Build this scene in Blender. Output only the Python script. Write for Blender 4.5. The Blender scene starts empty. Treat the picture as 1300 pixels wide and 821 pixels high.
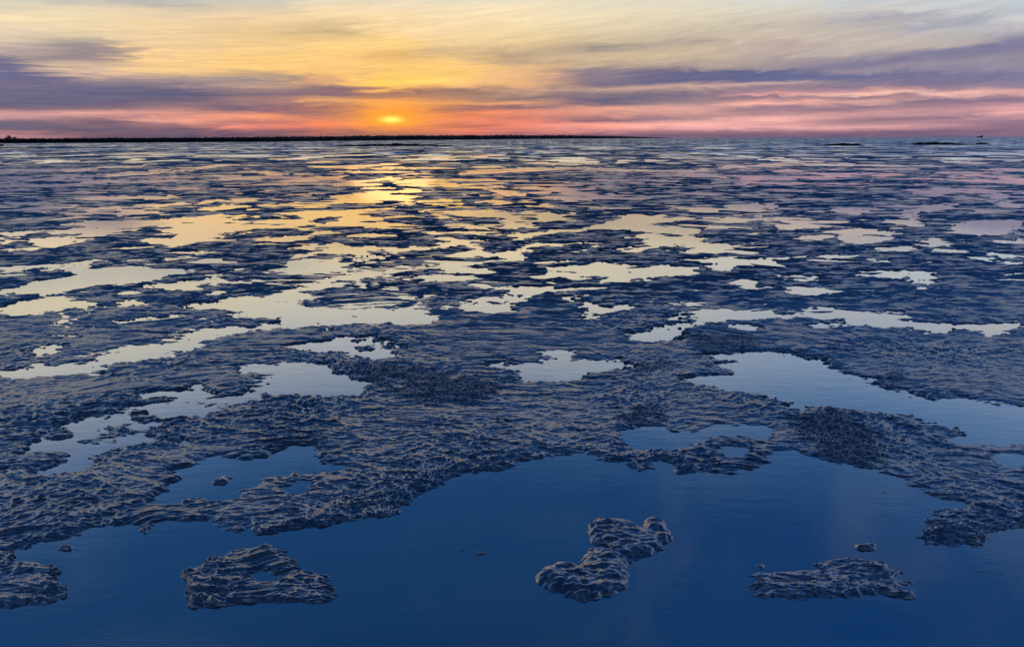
import bpy, math, random
import numpy as np
from mathutils import Vector, Matrix
R = math.radians
random.seed(7); rng = np.random.default_rng(7)
sc = bpy.context.scene
col = sc.collection

# ------------------------------------------------------------------ camera
W, H, F = 1300.0, 821.0, 867.0
CH = 1.6
PITCH = math.atan((410.5-175.4)/F)
ROLL = math.atan(2.6/1300)
cam_d = bpy.data.cameras.new('camera'); cam = bpy.data.objects.new('camera', cam_d); col.objects.link(cam)
cam.location = (0, 0, CH)
Mrot = Matrix.Rotation(math.pi/2-PITCH, 3, 'X') @ Matrix.Rotation(-ROLL, 3, 'Z')
cam.rotation_euler = Mrot.to_euler()
cam_d.sensor_width = 36; cam_d.lens = 36*F/W; cam_d.clip_end = 20000; cam_d.clip_start = 0.05
sc.camera = cam
MR = np.array(Mrot)

def ray(px, py):
    d = np.array([(px-650)/F, (410.5-py)/F, -1.0])
    d = MR @ d
    return d/np.linalg.norm(d)
def azel(px, py):
    d = ray(px, py)
    return math.degrees(math.atan2(d[0], d[1])), math.degrees(math.asin(d[2]))
def ground(px, py, z=0.0):
    d = ray(px, py); t = (z-CH)/d[2]
    return d[0]*t, d[1]*t
def project(X, Y, Z=0.0):
    v = np.stack([X, Y, Z-CH+0*X], -1) @ MR      # world -> cam (MR^T v)
    return 650+F*v[..., 0]/-v[..., 2], 410.5-F*v[..., 1]/-v[..., 2]

# ------------------------------------------------------------------ helpers
def tag(o, label=None, cat=None, group=None, kind=None):
    if label: o['label'] = label
    if cat: o['category'] = cat
    if group: o['group'] = group
    if kind: o['kind'] = kind
    return o
def mesh_np(name, V, Fq, mat, parent=None, smooth=True, quads=True):
    me = bpy.data.meshes.new(name)
    V = np.asarray(V, np.float32); Fq = np.asarray(Fq, np.int32)
    k = Fq.shape[1]
    me.vertices.add(len(V)); me.vertices.foreach_set('co', V.ravel())
    me.loops.add(Fq.size); me.loops.foreach_set('vertex_index', Fq.ravel())
    me.polygons.add(len(Fq)); me.polygons.foreach_set('loop_start', np.arange(0, Fq.size, k, dtype=np.int32))
    me.update(calc_edges=True)
    me.polygons.foreach_set('use_smooth', np.full(len(Fq), smooth))
    me.materials.append(mat)
    o = bpy.data.objects.new(name, me); col.objects.link(o)
    if parent: o.parent = parent
    return o
def grid_faces(nr, nc):
    i = np.arange(nr-1)[:, None]*nc+np.arange(nc-1)[None, :]
    return np.stack([i, i+1, i+nc+1, i+nc], -1).reshape(-1, 4)

# ---- numpy gradient noise
def _hash(ix, iy, seed):
    h = (ix.astype(np.uint32)*np.uint32(374761393) + iy.astype(np.uint32)*np.uint32(668265263) + np.uint32((seed*2246822519) & 0xffffffff))
    h = (h ^ (h >> np.uint32(13)))*np.uint32(1274126177)
    h = h ^ (h >> np.uint32(16))
    return h
_ang = np.linspace(0, 2*np.pi, 256, endpoint=False)
_gx = np.cos(_ang).astype(np.float32); _gy = np.sin(_ang).astype(np.float32)
def perlin(x, y, seed=0):
    x = x.astype(np.float64); y = y.astype(np.float64)
    x0 = np.floor(x); y0 = np.floor(y)
    fx = (x-x0).astype(np.float32); fy = (y-y0).astype(np.float32)
    ix = x0.astype(np.int64); iy = y0.astype(np.int64)
    u = fx*fx*fx*(fx*(fx*6-15)+10); v = fy*fy*fy*(fy*(fy*6-15)+10)
    def g(dx, dy):
        h = _hash(ix+dx, iy+dy, seed) & np.uint32(255)
        return _gx[h]*(fx-dx)+_gy[h]*(fy-dy)
    a = g(0, 0); b = g(1, 0); c = g(0, 1); d = g(1, 1)
    return (a+(b-a)*u+((c+(d-c)*u)-(a+(b-a)*u))*v)*1.5
def sstep(a, b, x):
    t = np.clip((x-a)/(b-a), 0, 1); return t*t*(3-2*t)

# ------------------------------------------------------------------ pool outlines (read off as image positions, laid out on the ground)
T = {'T1': (0, 210), 'T2': (325, 210), 'T3': (650, 210), 'T4': (975, 210),
     'S1': (0, 305), 'S2': (325, 305), 'S3': (650, 305), 'S4': (975, 305),
     'R1': (0, 400), 'R2': (325, 400), 'R3': (650, 400), 'R4': (975, 400),
     'Q1': (0, 565), 'Q2': (325, 565), 'Q3': (650, 565), 'Q4': (975, 565)}
POLY = []   # (value, pts)
def Wt(t, s, val=1):
    ox, oy = T[t]
    n = [float(a) for a in s.replace(',', ' ').split()]
    POLY.append((val, np.array([(ox+n[i]/4, oy+n[i+1]/4) for i in range(0, len(n), 2)])))
def Ln(t, s, val=1):
    ox, oy = T[t]
    for q in s.split(';'):
        x0, x1, y, th = [float(a) for a in q.split()]
        x0, x1, y, th = ox+x0/4, ox+x1/4, oy+y/4, th/4
        pts = []
        n = 9
        j = [random.uniform(.6, 1.2) for _ in range(2*n)]
        for i in range(n):
            s_ = i/(n-1); pts.append((x0+(x1-x0)*s_, y-th*.5*math.sin(math.pi*s_)**.6*j[i]))
        for i in range(1, n-1):
            s_ = 1-i/(n-1); pts.append((x0+(x1-x0)*s_, y+th*.5*math.sin(math.pi*s_)**.6*j[n+i]))
        POLY.append((val, np.array(pts)))
Ln('T1', '180 620 75 14;40 350 100 10;430 980 164 14;0 500 28 8;620 1300 60 8;700 1300 120 8;0 260 190 8')
Wt('T1', '400 222 650 205 870 190 1200 170 1300 165 1300 172 900 205 700 215 500 232')
Wt('T1', '960 225 1130 205 1240 205 1230 218 1090 232')
Wt('T1', '560 245 740 222 860 245 800 255 700 247 600 262')
Wt('T1', '320 300 420 285 560 282 800 282 960 262 1180 250 1300 240 1300 262 1160 265 1210 285 1300 290 1300 320 1240 330 1130 358 1060 370 1020 395 840 400 730 395 700 375 860 370 940 350 860 335 920 312 760 308 700 328 600 332 560 345 440 340 300 350 180 350 60 370 0 372 0 340 100 345 200 330 340 322 520 312 620 305 400 308')
Ln('T1', '920 1110 294 8', 0)
Wt('T1', '200 385 330 360 440 348 550 355 540 362 440 378 330 398 250 410 60 412 60 395')
Ln('T2', '0 330 45 10;30 400 62 8;700 1000 15 8;850 1250 75 8;360 660 97 14;700 850 100 10;520 700 115 10;740 930 128 16;860 1050 180 16;950 1190 148 14;1140 1300 188 20;1200 1300 150 12;0 330 200 8;900 1050 268 14;860 1080 340 12;490 700 357 14;1000 1130 345 10;1080 1260 358 8;0 260 130 10;1000 1300 110 8')
Wt('T2', '360 160 500 145 600 130 800 155 830 165 820 178 640 178 600 192 500 192 480 170 380 168')
Wt('T2', '100 240 320 235 480 228 620 220 760 205 760 215 640 222 520 240 360 255 260 270 220 262')
Wt('T2', '0 285 200 270 290 270 260 285 330 300 420 280 430 262 500 250 660 252 760 248 800 262 640 270 620 285 700 290 800 296 960 300 820 310 690 325 600 315 500 318 330 328 250 330 160 320 60 318 0 315')
Ln('T2', '180 300 304 12', 0)
Wt('T2', '860 235 1040 225 1300 232 1300 300 1260 280 1180 262 1050 260 1000 245')
Wt('T2', '900 308 1100 308 1200 318 1300 310 1300 325 1180 325 950 312')
Wt('T2', '0 360 150 362 320 362 300 374 150 385 0 380')
Wt('T2', '940 372 1040 370 1130 375 1210 378 1180 390 1020 398')
Ln('T3', '0 300 115 10;300 560 105 10;660 870 78 10;700 900 95 8;640 800 122 8;980 1090 48 8;1050 1110 15 8;220 320 172 18;0 60 148 12;60 240 205 14;900 1060 230 12;1090 1300 210 34;1060 1300 270 16;960 1100 318 22;1000 1050 362 8')
Wt('T3', '270 208 560 205 700 215 600 225 400 230 300 228')
Wt('T3', '0 245 200 240 330 240 380 265 200 280 130 295 120 315 0 320')
Wt('T3', '560 248 680 255 800 255 900 265 880 275 760 285 700 298 740 315 900 320 960 335 890 355 950 370 980 400 700 400 640 372 560 365 640 345 700 335 560 322 430 325 340 335 160 345 60 378 0 385 0 355 140 335 300 325 420 310 500 290 560 275')
Ln('T3', '700 820 268 8', 0)
Ln('T4', '0 330 172 10;30 200 28 14;480 800 20 8;720 900 95 12;740 940 210 24;720 960 150 12;1110 1220 155 28;0 60 208 24;350 470 230 40;150 380 255 10;840 960 362 8;1250 1300 380 16;1270 1310 345 20;0 200 70 6;900 1300 60 8')
Wt('T4', '1100 190 1300 185 1300 215 1200 212')
Wt('T4', '600 285 640 265 740 255 740 275 780 290 760 302 680 305 610 300')
Wt('T4', '20 315 90 300 200 298 260 310 200 320 60 325')
Wt('T4', '910 335 960 300 980 290 1150 282 1260 278 1300 285 1300 318 1260 335 1200 355 1130 358 1000 348 900 340')
Wt('T4', '180 370 300 352 370 362 290 372')
Wt('T4', '280 335 400 325 550 330 640 345 610 365 640 378 540 388 430 395 360 380 400 360')
Ln('T4', '430 510 359 7', 0)
Wt('T4', '760 385 880 372 1040 375 960 392 900 410 820 412')
Wt('S1', '0 -5 60 5 240 0 310 15 290 30 230 45 100 52 0 52')
Wt('S1', '60 22 130 15 200 18 130 28', 0)
Wt('S1', '0 135 200 125 400 105 520 100 550 105 480 115 360 125 200 138 60 152 0 150')
Wt('S1', '760 5 870 0 1060 5 960 25 880 38 840 20')
Wt('S1', '660 95 800 85 980 80 990 90 900 100 690 102')
Ln('S1', '1000 1060 62 14;860 950 382 14')
Wt('S1', '240 155 360 140 450 148 560 152 680 138 720 150 850 150 1010 155 930 168 800 188 720 212 640 228 500 235 440 258 280 275 250 285 370 292 460 315 410 345 250 365 100 378 0 398 0 340 80 325 170 310 200 300 130 260 0 285 0 240 110 210 240 195 360 185 390 172 280 165')
Wt('S1', '740 228 880 215 960 198 1080 188 1110 200 1140 210 1260 208 1290 218 1180 232 1080 240 960 250 850 252 780 245')
Wt('S1', '1020 265 1060 252 1140 248 1190 262 1120 275 1040 278')
Wt('S1', '600 320 680 305 780 315 740 328 640 335')
Wt('S1', '900 350 1040 325 1060 305 1180 290 1300 280 1300 400 1200 395 1150 385 1250 360 1180 350 1050 345 920 355')
Wt('S2', '0 290 80 278 180 255 210 225 300 215 420 185 520 178 660 160 690 140 740 145 860 130 980 115 1180 105 1250 95 1180 75 1300 50 1300 105 1180 112 1060 125 980 135 900 145 840 150 700 170 620 190 500 205 430 215 350 240 270 270 230 290 150 310 180 325 260 345 420 350 500 372 600 360 640 355 780 350 850 370 900 400 900 420 0 420')
Wt('S2', '950 150 1010 132 1080 135 1150 150 1090 160 980 162')
Wt('S2', '760 215 860 185 960 172 1080 182 1100 200 900 205 840 210')
Wt('S2', '140 45 280 25 370 15 520 25 640 35 760 45 900 20 1000 0 1150 -2 1120 12 900 50 700 55 600 45 520 70 430 72 370 68 140 95 180 80 300 60 360 50 250 45')
Wt('S2', '170 118 240 98 340 92 360 108 460 118 420 132 280 135 180 130')
Ln('S2', '560 660 85 14;540 580 138 8;1130 1300 242 9')
Wt('S2', '1000 350 1080 300 1200 292 1300 290 1300 360 1200 370 1100 365')
Ln('S2', '1090 1280 315 14;470 630 380 16', 0)
Wt('S2', '0 400 60 390 170 395 120 425 0 430', 0)
Wt('S3', '0 10 130 15 400 12 250 25 50 35 50 60 110 75 60 95 0 105')
Wt('S3', '400 30 520 45 600 30 760 12 700 -10 960 -10 1010 18 1130 20 1180 30 1120 50 1050 68 900 75 820 55 860 42 1000 38 840 30 760 25 640 28 560 48 460 42')
Wt('S3', '860 95 1000 82 1150 85 1150 100 1300 100 1300 120 1180 128 1110 150 1030 155 980 140 970 115 900 110')
Wt('S3', '120 150 240 130 420 112 520 112 560 130 680 132 760 105 860 110 800 125 920 140 900 165 760 185 560 212 480 212 420 195 300 198 220 180 100 165')
Ln('S3', '220 350 163 9;350 480 188 14;600 720 158 7', 0)
Wt('S3', '0 235 240 235 270 250 200 268 0 290')
Wt('S3', '0 290 110 295 100 330 60 360 0 370')
Ln('S3', '0 110 325 9', 0)
Wt('S3', '220 285 350 278 370 310 420 330 500 345 560 328 640 325 700 345 560 345 500 370 350 370 270 350 330 315')
Ln('S3', '300 350 98 10;340 410 50 8;780 880 322 7;900 940 210 7;1200 1270 190 8')
Wt('S3', '1060 240 1170 228 1220 240 1300 240 1300 248 1160 250 1100 250')
Wt('S3', '880 365 1000 355 1300 360 1300 395 1140 405 1000 420 880 390')
Ln('S4', '350 600 8 22;0 60 112 18;230 480 83 14;0 90 148 10;300 370 216 12;790 880 243 10;880 940 234 8;170 260 348 18;600 660 362 8')
Wt('S4', '520 50 600 35 680 30 740 42 640 60 560 55')
Wt('S4', '760 0 1050 0 960 22 900 30 780 25')
Wt('S4', '0 82 190 85 140 95 0 98')
Wt('S4', '280 140 310 125 360 130 400 142')
Wt('S4', '840 78 920 78 1000 88 1110 88 1110 95 960 92')
Wt('S4', '1100 70 1160 62 1250 62 1255 78 1220 92 1140 90')
Wt('S4', '1170 105 1300 110 1300 120 1200 115')
Wt('S4', '1190 175 1230 165 1300 170 1300 182')
Wt('S4', '460 170 540 155 680 155 860 162 850 170 720 178 640 195 540 192')
Wt('S4', '40 188 120 175 290 182 280 200 160 206 80 198')
Wt('S4', '300 178 370 175 400 195 340 190')
Wt('S4', '20 235 130 232 330 240 500 248 400 260 270 278 170 268 90 250')
Wt('S4', '660 212 740 200 830 215 780 232 720 218')
Wt('S4', '0 370 60 375 110 390 0 405')
Wt('R1', '590 38 640 20 740 8 760 18 680 35')
Ln('R1', '260 330 52 10;860 940 4 10;1040 1110 22 10;460 550 302 16;120 190 535 20')
Wt('R1', '250 105 370 102 320 116')
Wt('R1', '85 205 130 175 240 158 320 155 320 178 220 190 130 205')
Wt('R1', '1100 8 1300 0 1300 15 1180 15')
Wt('R1', '0 290 160 250 270 250 300 265 430 262 500 205 620 182 780 165 870 140 910 105 940 85 1100 70 1240 62 1300 55 1300 82 1180 92 1060 115 990 128 960 148 1020 168 940 182 820 200 680 232 520 265 420 290 300 300 200 305 60 310 0 330')
Wt('R1', '680 405 740 392 900 388 960 380 930 360 960 350 1060 352 1070 380 1050 410 980 440 870 425 860 405 760 420 700 420')
Wt('R1', '1050 430 1200 405 1240 380 1180 370 1300 362 1300 435 1160 455 1080 445')
Wt('R1', '160 650 180 620 290 570 320 545 440 525 520 530 600 500 640 475 760 455 900 450 1020 450 1090 475 1080 500 1000 512 860 520 720 512 620 525 760 535 700 545 560 575 500 610 440 630 380 660 150 660')
Wt('R1', '240 590 300 572 400 590 340 635 270 640 210 625', 0)
Wt('R1', '640 500 700 480 770 490 720 515 660 510', 0)
Wt('R1', '680 570 720 548 800 545 830 570 700 582')
Wt('R1', '560 650 640 605 740 600 780 620 760 640 620 665')
Wt('R1', '860 655 940 630 950 655')
Wt('R1', '1190 280 1240 258 1300 255 1300 300 1240 300')
Wt('R2', '0 55 130 45 180 10 80 -5 400 -30 900 -30 840 15 720 40 400 45 280 55 120 72 0 78')
Ln('R2', '470 620 5 14', 0)
Wt('R2', '310 85 350 65 390 65 380 85')
Wt('R2', '180 155 300 138 400 125 440 105 560 108 620 115 700 150 760 175 740 190 660 215 560 222 440 190 300 185 230 190 200 170')
Wt('R2', '510 155 620 150 620 185 520 190', 0)
Ln('R2', '500 580 128 12;600 760 165 14', 0)
Wt('R2', '0 255 120 248 250 240 390 240 410 265 400 285 350 305 500 310 600 330 590 350 490 370 500 400 420 405 380 418 240 410 150 405 60 405 0 440 0 362 70 325 90 300 40 288 0 290')
Ln('R2', '200 235 276 8;270 360 243 12', 0)
Wt('R2', '240 475 300 465 335 470 300 488 250 486')
Wt('R2', '1170 255 1190 240 1300 228 1300 265 1220 270')
Wt('R3', '0 265 50 250 150 245 180 205 150 190 230 185 360 185 350 200 280 215 300 228 420 225 560 235 520 225 600 225 560 250 600 262 540 285 440 290 340 315 300 332 220 340 120 335 70 295 0 275')
Wt('R3', '320 12 360 -5 420 0 400 18 330 22')
Wt('R3', '545 105 600 82 700 85 740 65 780 45 850 40 800 15 880 5 880 75 860 110 780 130 700 135 600 115')
Wt('R3', '880 5 1300 -15 1300 25 1180 15 1080 5 920 12')
Ln('R3', '900 1060 45 10')
Wt('R3', '1060 65 1120 50 1250 55 1250 85 1120 80')
Wt('R3', '930 200 1000 195 1100 205 1300 195 1300 415 1200 395 1060 372 960 352 900 320 940 312 1060 315 1050 290 1060 250 1090 225 980 215')
Wt('R3', '540 640 600 595 680 572 750 580 800 598 900 605 960 595 1000 565 1100 555 1300 575 1300 635 1200 620 1080 612 980 625 920 660 560 662')
Wt('R4', '0 185 60 200 160 215 240 220 320 255 380 300 470 310 500 340 560 375 700 405 760 425 900 435 1080 440 1200 455 1300 468 1500 490 1500 660 1300 630 1230 655 960 650 940 620 1000 605 980 575 840 560 830 525 740 505 620 490 480 480 280 468 200 460 190 500 130 500 80 445 0 412')
Wt('R4', '190 55 300 40 420 55 350 60 260 68')
Wt('R4', '0 -5 400 -10 640 10 780 40 900 45 960 52 1100 45 1180 50 1300 30 1300 60 1180 75 1200 100 1100 95 1020 65 960 65 900 100 820 90 700 60 600 65 440 50 360 20 0 15')
Ln('R4', '1240 1340 340 14')
Ln('R4', '360 410 350 8;1010 1120 495 12;1160 1200 508 12;855 895 488 6', 0)
Wt('Q1', '100 35 160 0 150 -20 400 -20 350 15 230 35 130 45')
Wt('Q1', '170 135 230 120 300 100 360 50 380 10 500 0 640 -10 560 15 460 50 490 80 420 100 440 120 300 140 180 160')
Wt('Q1', '720 280 860 245 820 215 890 180 900 130 1000 90 1110 50 1180 65 1240 55 1300 80 1300 190 1240 215 1200 260 1090 290 1040 270 930 275 880 295 760 295')
Wt('Q1', '30 580 60 550 150 520 200 480 300 490 400 460 480 410 640 410 700 415 740 435 800 400 860 380 940 385 1050 385 1090 420 1100 445 1180 440 1230 425 1300 425 1300 510 1180 530 1110 560 1040 600 960 640 920 665 700 700 300 700 260 650 270 630 300 600 200 590 150 600 80 580')
Wt('Q2', '0 80 90 30 150 5 190 -15 300 0 330 20 290 40 320 60 300 85 350 110 460 110 440 125 340 125 270 135 240 145 180 150 80 155 30 175 0 190')
Wt('Q2', '130 210 200 180 280 180 300 200 270 230 220 260 180 260')
Ln('Q2', '490 570 225 18')
Wt('Q2', '0 480 60 462 150 440 300 410 430 378 540 365 700 348 780 300 880 235 960 190 1180 150 1300 135 1300 1040 340 1040 440 760 340 665 200 600 150 550 120 510 60 490 0 500')
Wt('Q2', '0 640 60 640 130 665 100 700 0 690')
Wt('Q3', '0 140 60 100 150 92 180 75 280 65 320 40 400 45 450 75 520 80 600 95 650 135 740 138 750 115 700 85 760 75 770 105 800 135 860 155 930 158 1050 150 1200 145 1300 120 1300 645 1220 660 1240 860 1300 900 1300 1040 0 1040')
Wt('Q3', '1060 10 1120 5 1200 20 1220 40 1150 55 1090 45')
Wt('Q3', '630 -10 920 -10 860 10 700 8')
Wt('Q4', '0 120 100 100 160 80 240 85 330 108 420 120 520 135 600 160 680 215 780 235 850 280 900 290 1000 290 1010 310 960 315 860 310 850 340 810 380 800 420 770 460 850 500 950 525 1080 535 1150 540 1160 500 1120 470 1160 430 1260 415 1300 395 1600 380 1600 1040 0 1040 0 900 400 890 700 800 720 690 640 640 560 600 460 575 360 565 280 590 250 630 150 640 0 645')
Wt('Q4', '10 60 60 35 140 30 160 50 110 80 50 80')
Wt('Q4', '1150 60 1210 50 1300 75 1300 105 1200 105')
Ln('Q4', '890 1200 606 9;1050 1300 582 10;960 1180 632 8;1000 1300 655 10', 0)
# lower-left corner, out towards the frame's lower edge
POLY.append((1, np.array([(75, 728), (90, 735), (140, 740), (235, 733), (240, 780), (170, 840), (-200, 840), (-200, 790), (40, 780), (80, 755)])))
POLY.append((1, np.array([(-200, 778), (60, 772), (180, 764), (260, 770), (330, 762), (400, 766), (480, 775), (900, 775), (960, 758), (1040, 764), (1120, 756), (1180, 762), (1500, 770), (1500, 900), (-200, 900)])))
GRAIN = [[(430, 462), (520, 457), (600, 480), (645, 490), (620, 512), (540, 517), (500, 508), (470, 490)],
         [(860, 430), (900, 422), (965, 425), (970, 445), (880, 452)], [(795, 465), (860, 455), (850, 475), (800, 475)],
         [(775, 520), (840, 508), (855, 535), (790, 545)], [(1005, 530), (1060, 518), (1110, 545), (1135, 600), (1060, 592), (1010, 562)],
         [(1105, 478), (1150, 468), (1150, 495), (1120, 497)], [(860, 452), (800, 452), (840, 440)]]
GRAIN = [np.array(g, float) for g in GRAIN]

SS = 2
X0, X1, Y0, Y1 = -200, 1500, 170, 860
NX, NY = (X1-X0)*SS, (Y1-Y0)*SS
def fill(img, pts, val):
    p = (pts-np.array([X0, Y0]))*SS
    ax, bx = int(max(p[:, 0].min()-1, 0)), int(min(p[:, 0].max()+2, NX))
    ay, by = int(max(p[:, 1].min()-1, 0)), int(min(p[:, 1].max()+2, NY))
    if ax >= bx or ay >= by: return
    gx = np.arange(ax, bx)+.5
    for r in range(ay, by):
        yy = r+.5
        q = np.roll(p, -1, 0)
        c = (p[:, 1] <= yy) != (q[:, 1] <= yy)
        if not c.any(): continue
        xs = np.sort(p[c, 0]+(yy-p[c, 1])/(q[c, 1]-p[c, 1])*(q[c, 0]-p[c, 0]))
        for a, b in zip(xs[::2], xs[1::2]):
            ia, ib = max(int(round(a)), 0), min(int(round(b)), NX)
            if ib > ia: img[r, ia:ib] = val
        if False: gx
def blur(img, sx, sy):
    def k(s):
        n = max(int(3*s), 1); a = np.exp(-.5*(np.arange(-n, n+1)/s)**2); return (a/a.sum()).astype(np.float32), n
    kx, n = k(sx); P = np.pad(img, ((0, 0), (n, n)), 'edge'); o = np.zeros_like(img)
    for i, w in enumerate(kx): o += w*P[:, i:i+img.shape[1]]
    ky, n = k(sy); P = np.pad(o, ((n, n), (0, 0)), 'edge'); o2 = np.zeros_like(img)
    for i, w in enumerate(ky): o2 += w*P[i:i+img.shape[0]]
    return o2
img = np.zeros((NY, NX), np.float32)
for v, p in POLY: fill(img, p, v)
gimg = np.zeros((NY, NX), np.float32)
for p in GRAIN: fill(gimg, p, 1)
gimg = blur(gimg, 18, 9)
m_f = blur(img, 4.0, 1.3)                      # far
m_n = .4*blur(img, 6, 3.2)+.6*blur(img, 24, 11)   # near
wy = sstep(300, 600, (np.arange(NY)/SS+Y0))[:, None].astype(np.float32)
MASK = m_f*(1-wy)+m_n*wy
def sample(im, px, py):
    x = np.clip((px-X0)*SS-.5, 0, NX-1.001); y = np.clip((py-Y0)*SS-.5, 0, NY-1.001)
    ix = x.astype(int); iy = y.astype(int); fx = (x-ix).astype(np.float32); fy = (y-iy).astype(np.float32)
    return (im[iy, ix]*(1-fx)+im[iy, ix+1]*fx)*(1-fy)+(im[iy+1, ix]*(1-fx)+im[iy+1, ix+1]*fx)*fy

# ------------------------------------------------------------------ mud relief
def relief(X, Y, cell, amp=1.0):
    """small-scale crusted ripples of the mud, metres; cell = local mesh spacing"""
    Z = np.zeros(X.shape, np.float32)
    wob = perlin(X/1.3, Y/1.1, 3)
    wx = X+.05*perlin(X/.22, Y/.22, 5); wyv = Y+.05*perlin(X/.3, Y/.25, 6)
    ang = .10*wob+.07
    ca, sa = np.cos(ang), np.sin(ang)
    u = wx*ca-wyv*sa; v = wx*sa+wyv*ca
    def octv(lx, ly, a, seed, ridged):
        f = sstep(1.6, 3.2, min(lx, ly*1.0)/cell) if ridged else sstep(1.5, 3.0, ly/cell)
        n = perlin(u/lx, v/ly, seed)
        if ridged: n = (1-np.abs(n)*2.0); n = np.clip(n, -1, 1)
        return a*f*n
    def saw(lx, ly, a, seed, jag):
        f = sstep(1.8, 3.6, ly/cell)
        ph = v/ly + jag*perlin(u/lx, v/(ly*1.6), seed) + .45*jag*perlin(u/(lx*.4), v/(ly*.8), seed+100)
        q = (ph-np.floor(ph)).astype(np.float32)
        h = np.where(q < .48, .5-.5*np.cos(np.pi*q/.48), .5+.5*np.cos(np.pi*(q-.48)/.52))
        am = .35+1.1*np.clip(perlin(u/(lx*.9), v/(ly*1.7), seed+200)+.35, 0, 1)
        return a*f*(h-.5)*am
    sw_ = .55+.9*np.clip(perlin(X/.9, Y/.7, 33)+.4, 0, 1)
    rm = np.zeros(X.shape, np.float32); wgt = np.ones(X.shape, np.float32)
    for k_, (lx, ly, am) in enumerate(((.24, .125, .0056), (.120, .058, .0062), (.064, .030, .0050), (.036, .0165, .0028), (.020, .010, .0013))):
        f = sstep(1.5, 3.0, ly/cell)
        n = 1-np.abs(perlin(u/lx+k_*3.7, v/ly+.35*rm/.006, 11+k_))*2.2
        n = np.clip(n, -1, 1); n = n*np.abs(n)**.3
        rm = rm+1.15*am*f*n*wgt
        wgt = .45+.55*np.clip(n*.8+.5, 0, 1)
    Z += rm*sw_
    Z += saw(.30, .075, .0042, 12, 1.3)
    Z += octv(.22, .12, .005, 17, False)
    Z += octv(.6, .33, .007, 15, False)
    Z += .8*octv(1.9, 1.2, .010, 16, False)
    return Z*amp

t_in = np.linspace(-.93, .93, 1500)
t_out = .93+np.cumsum(np.geomspace(.0016, .06, 60))
tt = np.concatenate([-t_out[::-1], t_in, t_out])
py_in = np.concatenate([np.linspace(179.2, 200, 70), np.linspace(200, 860, 1150)[1:]])
# rows as ground distances on the centre line
dep = np.arctan((py_in-410.5)/F)+PITCH
Yr = CH/np.tan(dep)
Ynear = np.geomspace(Yr[-1], .45, 40)[1:]
Yr = np.concatenate([Yr, Ynear])
nr, nc = len(Yr), len(tt)
Yg = np.repeat(Yr[:, None], nc, 1); Xg = Yg*tt[None, :]
dY = np.abs(np.gradient(Yr))[:, None]; dX = (Yr*(t_in[1]-t_in[0]))[:, None]
cell = np.maximum(dX, dY*1.0)*np.ones_like(Xg)
px, py = project(Xg, Yg)
fx_ = 13*perlin(px/26, py/3.2, 81)+12*perlin(px/10, py/1.6, 82)+6*perlin(px/4.5, py/.9, 86)*(1-sstep(430, 560, py))+22*perlin(px/70, py/9, 83)
fy_ = 2.2*perlin(px/22, py/5, 84)+1.2*perlin(px/8, py/2.4, 85)
sw = (.45+.55*sstep(215, 380, py))*(1-.5*sstep(480, 580, py))
M = sample(MASK, px+fx_*sw, py+fy_*sw)
G = sample(gimg, px, py); G = G*sstep(-.35, .25, perlin(Xg/.09, Yg/.09, 91)+.6*perlin(Xg/.3, Yg/.3, 92)+1.2*(G-.5))
inside = sstep(-120, -20, px)*(1-sstep(1320, 1420, px))
# unplaced pools: beyond the frame and far out
n1 = perlin(Xg/5.5+3, Yg/6.5, 21)+.6*perlin(Xg/2.2, Yg/2.8, 22)+.35*perlin(Xg/1.1, Yg/1.3, 23)
n2 = .7*perlin(Xg/9.0, Yg/20., 24)+.8*perlin(Xg/4.0, Yg/8., 25)+.6*perlin(Xg/1.7, Yg/4, 28)
farw = sstep(28, 70, Yg)
nz = n1*(1-farw)+n2*farw
side = .10*sstep(.30, .55, np.abs(Xg/Yg+.12))*farw
Mn = sstep(.16+.14*farw+side, .40+.14*farw+side, nz)
Mn = Mn*(1-.35*sstep(80, 250, Yg))
wfar = 1-sstep(228, 262, py)
Mfar = np.maximum(M*(py > 208), Mn*.95)
M = M*(1-wfar)+Mfar*wfar
M = M*inside+Mn*(1-inside)
lvl = (.5-M)*2 - .22*sstep(.02, .2, M)*(1-.3*sstep(600, 660, py))*(1+.9*sstep(400, 460, py)*(1-sstep(600, 640, py)))
for lam, am, sd_ in ((.035, .28, 71), (.08, .38, 72), (.2, .42, 73), (.5, .6, 74), (1.3, .6, 75)):
    lvl = lvl+am*sstep(1.2, 2.6, lam/cell)*perlin(Xg/(lam*1.5), Yg/lam, sd_)*(1-np.clip(np.abs(lvl), 0, 1)**4)
mid = sstep(5, 8, Yg)
s1_ = perlin(Xg/.75, Yg/.42, 95)*sstep(1.2, 2.2, .42/cell)*mid
s2_ = perlin(Xg/2.0, Yg/1.9, 96)*sstep(1.2, 2.2, 1.9/cell)*sstep(10, 16, Yg)
s3_ = perlin(Xg/1.1, Yg/1.0, 97)*sstep(1.2, 2.2, 1.0/cell)*mid
for q_ in (s1_, s2_, s3_):
    lvl = lvl + 1.5*sstep(.36, .5, q_)
lvl = lvl - 1.3*sstep(.44, .58, -s1_) - 1.0*sstep(.55, .7, -s3_)
Hh = (.0108+.0012*(1-sstep(3, 7, Yg)))*np.clip(lvl, -1, 1)+.0*lvl
near = 1-sstep(3.2, 14, Yg)
A = 0.75+.9*sstep(6, 30, Yg)
rel = relief(Xg, Yg, cell)
tex = sstep(-1.0, .2, lvl)        # pool beds are smooth
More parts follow.
